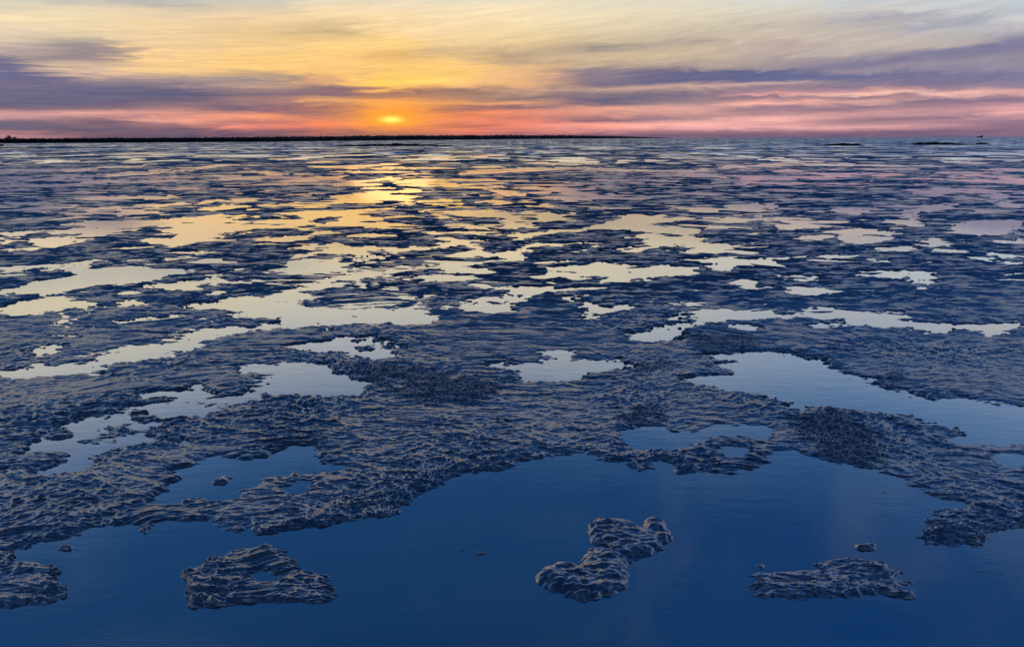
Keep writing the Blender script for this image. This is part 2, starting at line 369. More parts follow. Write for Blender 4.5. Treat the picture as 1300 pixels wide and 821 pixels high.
# patches of small crumbly casts
gr = G*(sstep(1.5, 3, .03/cell)*(.010*np.abs(perlin(Xg/.035, Yg/.03, 31))+.008*perlin(Xg/.02, Yg/.02, 32))+.002)
big = .010*perlin(Xg/3.1, Yg/2.4, 41)*(1-near*.4)+.02*farw*(1-sstep(90, 150, Yg))*perlin(Xg/3.2, Yg/9, 42)*sstep(1.2, 2.5, 9/cell)
Z = Hh+(rel*A*(.35+.65*tex))+gr+big*sstep(-.6, .6, lvl)
Z -= .004
Z -= .12*sstep(100, 210, Yg)                # the flat dips under the sea far out
V = np.stack([Xg, Yg, Z], -1).reshape(-1, 3)

# ------------------------------------------------------------------ materials
class NT:
    def __init__(s, tree): s.t = tree; s.n = tree.nodes; s.l = tree.links
    def new(s, ty, **k):
        n = s.n.new(ty)
        for a, b in k.items(): setattr(n, a, b)
        return n
    def put(s, sock, v):
        if isinstance(v, bpy.types.NodeSocket): s.l.new(v, sock)
        elif isinstance(v, (tuple, list)) and len(v) == 3 and sock.type == 'RGBA': sock.default_value = (*v, 1)
        else: sock.default_value = v
    def m(s, op, a, b=0.0, c=0.0, clamp=False):
        n = s.new('ShaderNodeMath', operation=op); n.use_clamp = clamp
        s.put(n.inputs[0], a); s.put(n.inputs[1], b)
        if len(n.inputs) > 2: s.put(n.inputs[2], c)
        return n.outputs[0]
    def mr(s, v, a, b, c=0.0, d=1.0, smooth=True):
        n = s.new('ShaderNodeMapRange'); n.interpolation_type = 'SMOOTHSTEP' if smooth else 'LINEAR'
        s.put(n.inputs[0], v); s.put(n.inputs[1], a); s.put(n.inputs[2], b); s.put(n.inputs[3], c); s.put(n.inputs[4], d)
        return n.outputs[0]
    def mix(s, f, a, b, mode='MIX'):
        n = s.new('ShaderNodeMix', data_type='RGBA', blend_type=mode)
        s.put(n.inputs[0], f); s.put(n.inputs[6], a); s.put(n.inputs[7], b)
        return n.outputs[2]
    def xyz(s, x, y, z=0.0):
        n = s.new('ShaderNodeCombineXYZ'); s.put(n.inputs[0], x); s.put(n.inputs[1], y); s.put(n.inputs[2], z); return n.outputs[0]
    def noise(s, vec, scale, detail=3, rough=.55, dist=0.0):
        n = s.new('ShaderNodeTexNoise'); s.put(n.inputs['Vector'], vec)
        n.inputs['Scale'].default_value = scale; n.inputs['Detail'].default_value = detail
        n.inputs['Roughness'].default_value = rough; n.inputs['Distortion'].default_value = dist
        return n.outputs['Fac']
def material(name):
    m = bpy.data.materials.new(name); m.use_nodes = True
    nt = NT(m.node_tree); return m, nt, m.node_tree.nodes['Principled BSDF'], m.node_tree.nodes['Material Output']
def lin(c):
    r = []
    for a in c:
        a = a/255; r.append(a/12.92 if a <= .04045 else ((a+.055)/1.055)**2.4)
    return tuple(r)
def scl(v, nt, sx, sy, sz):
    n = nt.new('ShaderNodeMapping'); nt.put(n.inputs[0], v); n.inputs['Scale'].default_value = (sx, sy, sz); return n.outputs[0]

mud, nt, b, out = material('wet_mud')
pos = nt.new('ShaderNodeNewGeometry').outputs['Position']
att = nt.new('ShaderNodeAttribute', attribute_name='casts').outputs['Fac']
c1 = nt.noise(scl(pos, nt, 1, 1.6, 1), 3.0, 4)
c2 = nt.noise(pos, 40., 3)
base = nt.mix(nt.mr(c1, .35, .65), (.034, .037, .046), (.085, .088, .100))
sp0 = nt.new('ShaderNodeSeparateXYZ'); nt.put(sp0.inputs[0], pos)
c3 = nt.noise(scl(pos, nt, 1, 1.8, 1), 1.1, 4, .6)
pale_glint = nt.m('MULTIPLY', nt.mr(c2, .42, .64, 0, .85), nt.mr(c3, .36, .58, .15, 1))  # wet highlights painted into the mud colour as pale flecks, fading with distance
pale_glint = nt.m('MULTIPLY', pale_glint, nt.mr(sp0.outputs[1], 4, 12, 1, .03))
base = nt.mix(pale_glint, base, (.42, .405, .41))
base = nt.mix(nt.m('MULTIPLY', att, .85), base, (.006, .007, .009))
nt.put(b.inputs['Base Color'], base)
nt.put(b.inputs['Roughness'], nt.m('ADD', nt.mr(c2, .3, .7, .10, .20), nt.m('MULTIPLY', att, .35)))
b.inputs['IOR'].default_value = 3.3
b.inputs['Specular Tint'].default_value = (.92, .94, 1.0, 1)
sep = nt.new('ShaderNodeSeparateXYZ'); nt.put(sep.inputs[0], pos)
dist = sep.outputs[1]
b2 = nt.noise(scl(pos, nt, 1, 1.9, 1), 34., 3, .6)
b3 = nt.noise(scl(pos, nt, 1, 1.5, 1), 110., 2, .6)
hgt = nt.m('ADD', nt.m('MULTIPLY', b2, nt.mr(dist, 3, 12, .0030, .0045)), nt.m('MULTIPLY', b3, .0008))
bp = nt.new('ShaderNodeBump'); bp.inputs['Strength'].default_value = 1; bp.inputs['Distance'].default_value = 1
nt.put(bp.inputs['Height'], hgt)
# beyond the modelled ripples: their faces lean to the shore (-y), scattered either way
def facets(nt, pos, dist, nrm, d0, d1, lean0, lean1, amp):
    nz_ = nt.new('ShaderNodeTexNoise'); nt.put(nz_.inputs['Vector'], scl(pos, nt, 1, 2.0, 1)); nz_.inputs['Scale'].default_value = 14.; nz_.inputs['Detail'].default_value = 3; nz_.inputs['Roughness'].default_value = .75
    c = nt.new('ShaderNodeVectorMath', operation='SUBTRACT'); nt.put(c.inputs[0], nz_.outputs['Color']); c.inputs[1].default_value = (.5, .5, .5)
    k = nt.new('ShaderNodeVectorMath', operation='MULTIPLY'); nt.put(k.inputs[0], c.outputs[0]); k.inputs[1].default_value = (amp*.6, amp, 0)
    pa = nt.noise(scl(pos, nt, .7, 1.0, 1), .55, 4, .65)
    pb = nt.noise(scl(pos, nt, .5, 1.0, 1), 2.6, 3, .65)
    pc = nt.noise(scl(pos, nt, .45, 1.0, 1), 9., 2, .65)
    pd = nt.noise(scl(pos, nt, .8, 1.0, 1), .13, 4, .65)
    def av(u, v, k): return nt.m('ADD', nt.m('MULTIPLY', u, k), nt.m('MULTIPLY', v, 1-k))
    def lp(f, u, v): return nt.m('ADD', nt.m('MULTIPLY', u, nt.m('SUBTRACT', 1.0, f)), nt.m('MULTIPLY', v, f))
    pt = lp(nt.mr(dist, 8, 20), av(pb, pc, .4), av(pa, pb, .4))
    pt = lp(nt.mr(dist, 28, 70), pt, av(pd, pa, .5))
    ln = nt.mr(pt, .45, .53, lean0, lean1)
    bi = nt.xyz(0.0, nt.m('MULTIPLY', ln, -1.0), 0.0)
    s1 = nt.new('ShaderNodeVectorMath', operation='ADD'); nt.put(s1.inputs[0], k.outputs[0]); nt.put(s1.inputs[1], bi)
    s2 = nt.new('ShaderNodeVectorMath', operation='SCALE'); nt.put(s2.inputs[0], s1.outputs[0]); nt.put(s2.inputs['Scale'], nt.mr(dist, d0, d1))
    s3 = nt.new('ShaderNodeVectorMath', operation='ADD'); nt.put(s3.inputs[0], s2.outputs[0]); nt.put(s3.inputs[1], nrm)
    s4 = nt.new('ShaderNodeVectorMath', operation='NORMALIZE'); nt.put(s4.inputs[0], s3.outputs[0]); return s4.outputs[0]
nt.put(b.inputs['Normal'], facets(nt, pos, dist, bp.outputs[0], 3.4, 9, .07, .56, .36))

water, nt, b, out = material('still_water')
nt.n.remove(b)
pos = nt.new('ShaderNodeNewGeometry').outputs['Position']
sep = nt.new('ShaderNodeSeparateXYZ'); nt.put(sep.inputs[0], pos); dist = sep.outputs[1]
w1 = nt.noise(scl(pos, nt, 1, 2.5, 1), 5., 3, .6)
w2 = nt.noise(scl(pos, nt, 1, 2.2, 1), .9, 3, .6)
hgt = nt.m('ADD', nt.m('MULTIPLY', w1, nt.mr(dist, 15, 130, .0007, .004)), nt.m('MULTIPLY', w2, 0.0))
bp = nt.new('ShaderNodeBump'); bp.inputs['Strength'].default_value = 1; bp.inputs['Distance'].default_value = 1
nt.put(bp.inputs['Height'], hgt)
wn = facets(nt, pos, dist, bp.outputs[0], 15, 190, .12, .70, .40)
fr = nt.new('ShaderNodeFresnel'); fr.inputs['IOR'].default_value = 1.45; nt.put(fr.inputs['Normal'], wn)
fac = nt.m('ADD', nt.m('MULTIPLY', nt.m('POWER', fr.outputs[0], .40), 1.12), .0, clamp=True)
gl = nt.new('ShaderNodeBsdfGlossy'); gl.inputs['Roughness'].default_value = .035; gl.inputs['Color'].default_value = (1, 1, 1, 1); nt.put(gl.inputs['Normal'], wn)
df = nt.new('ShaderNodeBsdfDiffuse')
nt.put(df.inputs['Color'], nt.mix(nt.mr(nt.noise(pos, 1.7, 6, .6), .38, .66), (.010, .017, .025), (.055, .046, .042)))
mx = nt.new('ShaderNodeMixShader'); nt.put(mx.inputs[0], fac); nt.put(mx.inputs[1], df.outputs[0]); nt.put(mx.inputs[2], gl.outputs[0])
nt.put(out.inputs[0], mx.outputs[0])

def simple(name, c1, c2, scale, rough=.8):
    m, nt, b, out = material(name)
    tc = nt.new('ShaderNodeTexCoord').outputs['Object']
    nt.put(b.inputs['Base Color'], nt.mix(nt.mr(nt.noise(tc, scale, 4), .35, .65), c1, c2)); b.inputs['Roughness'].default_value = rough
    return m
leafm = simple('mangrove_leaf', (.010, .014, .010), (.022, .028, .016), .6, .95)
barkm = simple('bark', (.03, .026, .022), (.05, .042, .036), 3.)
bankm = simple('dark_shore', (.006, .007, .008), (.012, .013, .013), .1, .95)
rockm = simple('black_reef_rock', (.005, .006, .008), (.012, .012, .015), 1.5, .95)
hullm = simple('dark_hull_paint', (.03, .035, .05), (.05, .055, .07), .4, .5)
cabm = simple('grey_cabin_paint', (.12, .13, .15), (.16, .17, .19), .4, .5)
shellm = simple('pale_shell', (.35, .32, .28), (.6, .56, .5), 60., .45)

# ------------------------------------------------------------------ ground and water
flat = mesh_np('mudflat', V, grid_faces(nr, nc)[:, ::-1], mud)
at = flat.data.attributes.new('casts', 'FLOAT', 'POINT'); at.data.foreach_set('value', G.ravel().astype(np.float32))
tag(flat, kind='structure')
ring = np.array([(-9000, -3000, 0), (9000, -3000, 0), (9000, 12000, 0), (-9000, 12000, 0)], float)
wt = mesh_np('water', ring, [[0, 1, 2, 3]], water, smooth=False); tag(wt, kind='structure')

# ------------------------------------------------------------------ mounds and clumps standing in the pools
def island(name, pts, hgt, label, cat, res=.0045, pits=(), group=None, seed=0):
    P = np.array([ground(*p, z=hgt*.45) for p in pts])
    c = P.mean(0); Pl = P-c
    lo, hi = Pl.min(0)-.05, Pl.max(0)+.05
    nx, ny = max(int((hi[0]-lo[0])/res), 8), max(int((hi[1]-lo[1])/res), 8)
    xs = np.linspace(lo[0], hi[0], nx); ys = np.linspace(lo[1], hi[1], ny)
    gx, gy = np.meshgrid(xs, ys)
    Q = np.roll(Pl, -1, 0); ins = np.zeros(gx.shape, bool); dmin = np.full(gx.shape, 9.)
    for a, b_ in zip(Pl, Q):
        cond = (a[1] <= gy) != (b_[1] <= gy)
        with np.errstate(divide='ignore', invalid='ignore'):
            xx = a[0]+(gy-a[1])/(b_[1]-a[1]+1e-12)*(b_[0]-a[0])
        ins ^= cond & (gx < xx)
        ab = b_-a; L2 = (ab**2).sum()+1e-12
        t = np.clip(((gx-a[0])*ab[0]+(gy-a[1])*ab[1])/L2, 0, 1)
        dmin = np.minimum(dmin, np.hypot(gx-a[0]-t*ab[0], gy-a[1]-t*ab[1]))
    sd = np.where(ins, dmin, -dmin)
    sd = sd+.014*perlin(gx/.06, gy/.035, 51+seed)+.008*perlin(gx/.022, gy/.014, 52+seed)
    wdt = min(.05, sd.max()*.8)
    z = hgt*np.clip(np.sin(np.clip(sd/wdt, -1, 1)*math.pi/2), -1, 1)
    wx, wy_ = gx+c[0], gy+c[1]
    sc_ = min(1, hgt/.03)
    z = z+sc_*(relief(wx, wy_, np.full(gx.shape, res), 1.0)*sstep(-.01, .03, sd)+(.010*perlin(gx/.11, gy/.08, 61+seed)+.006*perlin(gx/.04, gy/.022, 62+seed)+.003*perlin(gx/.018, gy/.012, 63+seed))*sstep(0, .03, sd))
    for (qx, qy, r, d) in pits:
        g = np.array(ground(qx, qy, hgt))-c
        z = z-d*np.exp(-(((gx-g[0])/r)**2+((gy-g[1])/(r*.9))**2)**2)
    z = np.maximum(z, -.03)
    Vv = np.stack([gx, gy, z], -1).reshape(-1, 3)
    Fq = grid_faces(ny, nx)
    keep = (z.reshape(-1)[Fq] > -.02).any(1); Fq = Fq[keep]
    used = np.unique(Fq); remap = -np.ones(len(Vv), int); remap[used] = np.arange(len(used))
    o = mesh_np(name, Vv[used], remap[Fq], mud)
    o.location = (c[0], c[1], 0)
    tag(o, label, cat, group)
    return o
island('mud_mound', [(679, 727), (690, 718), (710, 712), (735, 714), (742, 702), (755, 690), (747, 675), (748, 663), (762, 657), (790, 657), (805, 662), (817, 668),
                     (817, 658), (830, 655), (842, 660), (852, 672), (855, 683), (843, 690), (835, 700), (815, 706), (797, 712), (795, 724), (800, 736), (780, 752), (740, 760), (700, 748), (683, 738)],
       .022, 'large lumpy mud mound with a dark hollow, alone in the deep blue pool', 'mud mound', pits=((766, 689, .03, .045),), seed=1)
cl = 'small mud clumps standing in the pools'
island('mud_clump', [(268, 610), (280, 604), (292, 602), (294, 607), (288, 612), (276, 614)], .014, 'small ragged mud clump in the middle of the left blue pool', 'mud clump', .004, group=cl, seed=2)
island('mud_clump', [(78, 694), (86, 690), (95, 691), (94, 697), (84, 697)], .012, 'small flat mud clump near the far bank of the lower left pool', 'mud clump', .004, group=cl, seed=3)
island('mud_clump', [(1087, 692), (1098, 687), (1112, 689), (1114, 694), (1100, 696), (1090, 696)], .012, 'low streaky mud clump near the right end of the deep blue pool', 'mud clump', .004, group=cl, seed=4)
island('mud_clump', [(178, 671), (188, 669), (190, 673), (183, 675)], .012, 'little mud clump just off the bank at the far side of the lower left pool', 'mud clump', .004, group=cl, seed=5)
island('mud_clump', [(963, 718), (970, 717), (973, 720), (966, 722)], .008, 'tiny dark mud clump right of the large mound in the deep blue pool', 'mud clump', .004, group=cl, seed=6)
island('mud_clump', [(370, 600), (378, 597), (382, 600), (378, 604), (371, 604)], .012, 'rounded mud clump on the rim between the left blue pool and its small side pool', 'mud clump', .004, group=cl, seed=7)

def shell(pxy, L, rot, label):
    x, y = ground(*pxy); n, k = 18, 9
    Vv = []; Fq = []
    for i in range(n):
        s = i/(n-1); r = .5*L*.28*math.sin(math.pi*min(max(s, .03), .97))**.7
        for j in range(k):
            a = 2*math.pi*j/k
            Vv.append(((s-.5)*L, r*math.cos(a)*(1+.1*math.sin(5*s)), .004+r*.45*math.sin(a)+.002*math.sin(s*6)))
    for i in range(n-1):
        for j in range(k): Fq.append((i*k+j, i*k+(j+1) % k, (i+1)*k+(j+1) % k, (i+1)*k+j))
    o = mesh_np('shell_fragment', Vv, Fq, shellm); o.location = (x, y, 0); o.rotation_euler[2] = rot
    tag(o, label, 'shell', 'pale shell fragments in the deep blue pool')
shell((586.5, 697), .022, .5, 'short pale shell sliver in the deep blue pool, left one of the pair')
shell((610, 702.5), .038, .02, 'longer pale shell sliver in the deep blue pool, right one of the pair')
x, y = ground(1123, 624.5); shell((1123, 624.5), .02, -.3, 'tiny pale shell sliver alone at the right of the deep blue pool')

# ------------------------------------------------------------------ far shore
def shoreline(px_):
    return np.interp(px_, [-420, -100, 0, 325, 500, 650, 760, 850], [185.2, 183.2, 182.2, 180.3, 178.3, 176.9, 176.0, 175.45])
def crest(px_):
    return np.interp(px_, [-420, -100, 0, 200, 325, 500, 650, 720, 790, 850], [175.6, 175.4, 175.3, 174.2, 173.2, 171.3, 171.0, 171.3, 172.6, 175.1])
pxs = np.linspace(-420, 850, 420)
rows = []
crown = []
for p in pxs:
    d = ray(p, shoreline(p)); t = -CH/d[2]; t = min(t, 4200)
    gxy = np.array([d[0]*t, d[1]*t]); dist_ = gxy[1]
    d2 = ray(p, crest(p)); top = CH+d2[2]/d2[1]*dist_
    rows.append((gxy, max(top, .05), dist_))
bank = []
dirn = np.array([.25, 1.0])
for (g, top, ds) in rows:
    for s, hh in ((-.0, -.4), (.002, .5*top), (.012, .80*top), (.06, .84*top), (.3, .6*top), (.6, -1)):
        q = g*(1+s); bank.append((q[0], q[1], hh))
bk = mesh_np('headland', bank, grid_faces(len(rows), 6), bankm); tag(bk, kind='structure')
# woodland: many irregular leaf clumps along the bank
Vw = []; Fw = []
def clump(c, r, hz, n, lst_v, lst_f, rs):
    for _ in range(n):
        v = rs.normal(size=3); v /= np.linalg.norm(v)+1e-9; v *= rs.uniform(.45, 1)**.5
        ctr = np.array(c)+v*np.array([r, r, hz])
        s = rs.uniform(.12, .24)*max(r, hz)
        a = rs.normal(size=3); a /= np.linalg.norm(a); b_ = np.cross(a, rs.normal(size=3)); b_ /= np.linalg.norm(b_)
        i = len(lst_v); nrm = np.cross(a, b_)*.35
        lst_v += [ctr+a*s, ctr+b_*s*.8+nrm*s, ctr-a*s*.9, ctr-b_*s*.8-nrm*s]
        lst_f.append((i, i+1, i+2, i+3))
rs = np.random.default_rng(11)
for i in range(2600):
    f = rs.uniform(0, len(rows)-1.001); k = int(f); w = f-k
    g = rows[k][0]*(1-w)+rows[k+1][0]*w; top = rows[k][1]*(1-w)+rows[k+1][1]*w
    if top < .4: continue
    back = 1+rs.uniform(.0, .09)
    hh = top*rs.uniform(.72, 1.0); r = top*rs.uniform(.35, .7)
    clump((g[0]*back, g[1]*back, hh*.55), r, hh*.48, 26, Vw, Fw, rs)
wd = mesh_np('woodland', Vw, Fw, leafm, smooth=False); tag(wd, 'dark band of low woodland along the far shore under the sunset', 'woodland', kind='stuff')

def tree(pxc, pyb, Y, hgt, wid, label, name='shore_tree', seed=1, trunks=1):
    d = ray(pxc, pyb); t = Y/d[1]; x = d[0]*t
    e = bpy.data.objects.new(name, None); col.objects.link(e); e.location = (x, Y, 0)
    tag(e, label, 'tree', 'trees standing above the far left shore')
    rs = np.random.default_rng(seed); lv = []; lf = []
    for _ in range(14):
        a = rs.uniform(0, 2*math.pi); q = rs.uniform(0, .8)
        clump((math.cos(a)*q*wid*.5, math.sin(a)*q*wid*.4, hgt*rs.uniform(.62, .9)), wid*.2, hgt*.1, 34, lv, lf, rs)
    mesh_np('crown', lv, lf, leafm, e, False)
    tv = []; tf = []
    def limb(a, b_, r0, r1):
        a, b_ = np.array(a, float), np.array(b_, float); n = 5; base = len(tv)
        for i in range(n+1):
            s = i/n; c = a+(b_-a)*s+np.array([.06*math.sin(3*s), .04*math.sin(4*s), 0])*hgt*.3; r = r0+(r1-r0)*s
            for j in range(6): tv.append((c[0]+r*math.cos(j*math.pi/3), c[1]+r*math.sin(j*math.pi/3), c[2]))
        for i in range(n):
            for j in range(6): tf.append((base+i*6+j, base+i*6+(j+1) % 6, base+(i+1)*6+(j+1) % 6, base+(i+1)*6+j))
    limb((0, 0, -.1), (0, 0, hgt*.5), hgt*.04, hgt*.025)
    for k in range(5):
        a = k*1.3; limb((0, 0, hgt*.42), (math.cos(a)*wid*.35, math.sin(a)*wid*.3, hgt*.75), hgt*.022, hgt*.01)
    mesh_np('trunk', tv, tf, barkm, e)
tree(12.5, 180, 262, 3.05, 2.6, 'taller spreading tree, left one of the two above the far left shore', seed=1)
tree(19.5, 180, 265, 2.45, 2.0, 'lower tree leaning out beside the taller one on the far left shore', seed=2)
tree(-.5, 186, 118, .85, 1.5, 'dark low bush on the near spit at the left edge', 'shore_bush', 5)

# ------------------------------------------------------------------ low rock reefs far out on the flat
def reef(p0, p1, pyb, depth, hmax, label, n, seed, prof=None):
    xa, ya = ground(p0, pyb[0]); xb, yb = ground(p1, pyb[1])
    c = np.array([(xa+xb)/2, (ya+yb)/2]); rs = np.random.default_rng(seed)
    vv = []; ff = []
    for i in range(n):
        s = rs.uniform(0, 1); hump = (math.sin(math.pi*s)**.5)*(.45+.55*rs.uniform())
        if prof: hump *= np.interp(s, *prof)
        if hump < .06: continue
        cx = xa+(xb-xa)*s-c[0]; cy = ya+(yb-ya)*s-c[1]+rs.normal()*depth
        hh = hmax*hump*rs.uniform(.5, 1); rr = rs.uniform(.35, 1.0)
        b0 = len(vv); ring_ = 9
        jj = rs.uniform(.7, 1.25, (4, ring_))
        for q, (rq, hq) in enumerate(((1.15, -.15), (1.0, .35), (.7, .8), (.25, 1.0))):
            for j in range(ring_):
                a = 2*math.pi*j/ring_; k = jj[q, j]
                vv.append((cx+rr*rq*k*math.cos(a)*1.3, cy+rr*rq*k*math.sin(a), hh*hq*(.85+.15*k)))
        for q in range(3):
            for j in range(ring_): ff.append((b0+q*ring_+j, b0+q*ring_+(j+1) % ring_, b0+(q+1)*ring_+(j+1) % ring_, b0+(q+1)*ring_+j))
        t0 = b0+3*ring_
        for j in range(1, ring_-2, 2): ff.append((t0, t0+j, t0+j+1, t0+j+2))
    o = mesh_np('rock_reef', vv, ff, rockm, smooth=False); o.location = (c[0], c[1], 0)
    tag(o, label, 'reef', 'low black rock reefs far out on the flat')
reef(422, 582, (186.0, 185.2), 1.2, .75, 'long low black rock reef far out beneath the setting sun', 190, 3, ([0, .1, .3, .5, .8, .84, .9, 1], [.3, .7, .7, 1, .6, .2, .6, .2]))
reef(1052, 1092, (185.0, 185.0), .8, .6, 'short black rock reef far out, left of the two at the right', 60, 4)
reef(1138, 1228, (184.0, 183.8), 1.0, .75, 'longer black rock reef far out at the right, below the ship', 130, 5, ([0, .2, .4, 1], [.3, .5, 1, .8]))
reef(1240, 1250, (183.6, 183.6), .5, .55, 'tiny black rock outcrop at far right, beyond the end of the longer reef', 14, 6)
reef(-60, 185, (188.2, 187.4), .9, .26, 'thin dark rocky spit running out from the left edge', 300, 8, ([0, .3, .7, 1], [1.6, 1, .7, .3]))
reef(728, 742, (181.5, 181.5), .6, .3, 'tiny dark rock speck far out near the middle', 10, 9)

# ------------------------------------------------------------------ ship
def prism(name, outline, y0, y1, mat, parent):
    n = len(outline); v = [(x, y0, z) for x, z in outline]+[(x, y1, z) for x, z in outline]
    me = bpy.data.meshes.new(name)
    me.from_pydata(v, [], [tuple(range(n)), tuple(range(2*n-1, n-1, -1))]+[(i, i+n, (i+1) % n+n, (i+1) % n) for i in range(n)])
    me.materials.append(mat); o = bpy.data.objects.new(name, me); col.objects.link(o); o.parent = parent; return o
d = ray(1244, 174.3); Ys = 2600; t = Ys/d[1]
ship = bpy.data.objects.new('ship', None); col.objects.link(ship); ship.location = (d[0]*t, Ys, 0)
tag(ship, 'tiny dark ship on the horizon at the far right', 'ship')
prism('hull', [(-11, 3.2), (-9.8, -.6), (9.4, -.6), (10.6, 2.6), (2, 2.3), (-6, 2.5)], -2.8, 2.8, hullm, ship)
prism('wheelhouse', [(0.5, 2.3), (8.5, 2.5), (8.5, 5.0), (6.8, 5.2), (6.6, 7.2), (2.4, 7.2), (2.0, 5.0), (0.5, 4.8)], -2.1, 2.1, cabm, ship)
prism('funnel', [(7.0, 5.1), (8.3, 5.1), (8.1, 7.6), (7.2, 7.6)], -.7, .7, hullm, ship)
prism('mast', [(4.2, 7.2), (4.7, 7.2), (4.55, 9.6), (4.35, 9.6)], -.2, .2, hullm, ship)
prism('foredeck', [(-9.5, 2.55), (-2.5, 2.4), (-2.9, 3.8), (-8.5, 4.1)], -1.6, 1.6, hullm, ship)

# ------------------------------------------------------------------ sky
COLS = {
0: '0 205 210 190;15 235 225 180;30 240 222 175;45 225 212 178;60 210 195 170;68 185 170 160;75 120 118 142;88 105 108 145;97 95 102 150;108 115 112 140;120 100 100 135;132 95 95 135;138 140 110 130;143 205 130 120;150 190 125 125;155 100 90 125;164 90 88 125;168 160 85 105;172 175 90 105',
110: '0 205 208 190;8 205 200 180;15 235 222 175;30 243 222 170;45 230 212 165;52 190 178 155;60 150 142 145;70 150 140 145;78 165 150 145;85 215 190 150;95 220 190 155;102 150 135 145;112 115 110 140;122 90 95 135;132 100 95 130;138 140 110 125;143 225 140 120;150 170 115 120;156 110 92 120;165 90 85 118;172 110 85 112',
215: '0 190 198 190;8 185 188 178;15 225 210 170;30 240 215 155;50 240 210 150;65 243 208 140;80 248 208 125;92 245 205 125;98 190 165 140;106 150 135 140;115 100 100 130;122 85 92 130;130 110 100 125;137 150 118 125;144 220 140 115;150 225 135 105;154 235 145 105;158 150 105 115;166 95 85 115;172 95 82 112',
325: '0 200 205 190;10 215 208 180;20 242 215 160;40 230 200 135;55 240 205 130;75 250 208 110;88 250 205 100;95 200 170 125;103 150 140 140;110 185 155 135;120 110 105 130;128 165 130 125;136 120 105 125;142 110 100 125;147 245 150 100;150 240 140 100;154 150 105 115;160 240 120 90;165 150 95 110;172 100 82 110',
420: '0 225 220 190;15 245 225 165;30 230 205 140;42 200 180 125;55 250 212 120;75 250 205 105;90 250 200 100;100 225 175 110;108 190 150 120;115 110 100 125;122 100 95 125;127 220 165 110;135 120 100 115;142 120 100 120;150 200 120 100;158 240 115 80;163 150 90 105;172 105 82 110',
497: '0 235 225 190;20 248 225 165;40 250 220 145;55 255 215 115;70 230 185 95;85 255 205 90;98 255 205 70;107 255 215 60;113 240 180 80;118 130 110 110;122 150 115 105;128 255 175 60;140 255 160 40;147 255 170 10;155 255 170 10;160 255 140 20;163 230 110 60;166 160 90 95;172 110 82 110',
570: '0 235 230 195;20 245 228 175;40 245 218 155;50 240 212 145;65 215 185 125;80 250 205 105;95 250 205 85;103 255 215 80;110 235 180 100;115 140 120 115;124 165 130 110;130 230 160 90;137 110 95 115;144 225 125 85;152 240 125 85;158 200 105 90;160 130 85 100;166 235 105 90;170 190 90 95;173 110 82 110',
650: '0 235 232 195;15 245 230 180;40 240 220 155;60 225 200 140;70 190 170 130;78 190 165 125;88 235 190 115;100 240 185 115;108 235 180 110;116 180 145 120;124 140 120 120;130 225 160 105;136 110 100 120;142 240 140 95;150 210 115 100;158 230 120 90;164 190 105 105;172 125 90 120',
760: '0 230 228 195;20 235 225 180;40 225 212 170;55 205 190 150;62 165 155 140;70 210 190 145;85 190 170 140;90 140 130 140;100 130 120 140;108 125 115 135;115 190 160 140;120 140 125 130;127 100 98 130;132 110 105 130;137 225 150 115;145 200 130 115;150 170 115 120;154 120 95 120;158 250 135 100;165 225 115 100;172 120 85 120',
870: '0 225 225 200;20 225 220 185;40 205 198 165;48 195 185 160;55 180 170 150;65 205 190 155;75 200 185 155;85 170 155 145;92 90 98 140;103 95 100 140;110 200 165 145;117 150 130 140;124 115 110 140;130 160 130 135;137 225 150 130;145 200 130 120;150 165 115 125;158 255 140 110;163 235 125 110;168 150 95 115;172 120 82 120',
975: '0 215 222 210;20 215 212 190;40 200 192 170;50 205 195 170;60 190 178 165;75 170 160 155;85 155 148 155;90 95 105 145;103 90 102 150;107 200 170 160;112 150 130 145;120 170 130 145;123 235 155 135;126 140 115 140;131 245 160 130;137 150 115 140;143 180 120 130;150 245 145 120;158 225 120 115;163 240 130 115;168 140 88 120;173 105 75 125',
1100: '0 190 208 215;15 205 208 200;25 170 175 185;32 185 185 180;45 195 188 175;55 200 190 175;65 185 178 170;72 150 145 160;80 120 120 155;88 145 138 155;96 95 105 150;104 125 120 150;112 140 125 150;118 220 155 145;122 255 190 160;125 150 115 135;131 215 150 135;138 140 110 140;145 220 135 125;152 160 108 130;158 180 115 130;162 225 125 120;167 135 88 125;173 110 78 125',
1200: '0 195 212 215;15 200 208 205;28 160 170 185;35 185 190 190;48 185 185 178;57 190 182 175;62 125 128 160;70 120 122 155;80 145 142 160;90 140 138 160;98 115 118 155;108 120 115 150;115 150 130 150;122 245 180 160;127 140 115 140;133 150 118 145;142 200 130 135;150 145 105 135;160 195 115 130;166 135 90 130;173 110 82 130',
1300: '0 180 205 215;20 200 208 205;35 180 182 190;50 120 125 160;58 120 122 158;70 150 145 160;85 155 148 165;95 115 118 155;110 130 122 155;117 210 150 150;123 215 155 150;130 140 110 145;137 220 140 140;143 235 145 135;148 190 125 135;155 150 105 140;165 135 95 130;173 115 85 130'}
w = bpy.data.worlds.new('World'); sc.world = w; w.use_nodes = True
nt = NT(w.node_tree); nt.n.clear()
tc = nt.new('ShaderNodeTexCoord').outputs['Generated']
sp = nt.new('ShaderNodeSeparateXYZ'); nt.put(sp.inputs[0], tc)
dx, dy, dz = sp.outputs
deg = 180/math.pi
AZ = nt.m('MULTIPLY', nt.m('ARCTAN2', dx, dy), deg)
EL = nt.m('MULTIPLY', nt.m('ARCSINE', dz), deg)
ELc = nt.m('MAXIMUM', EL, 0.0)
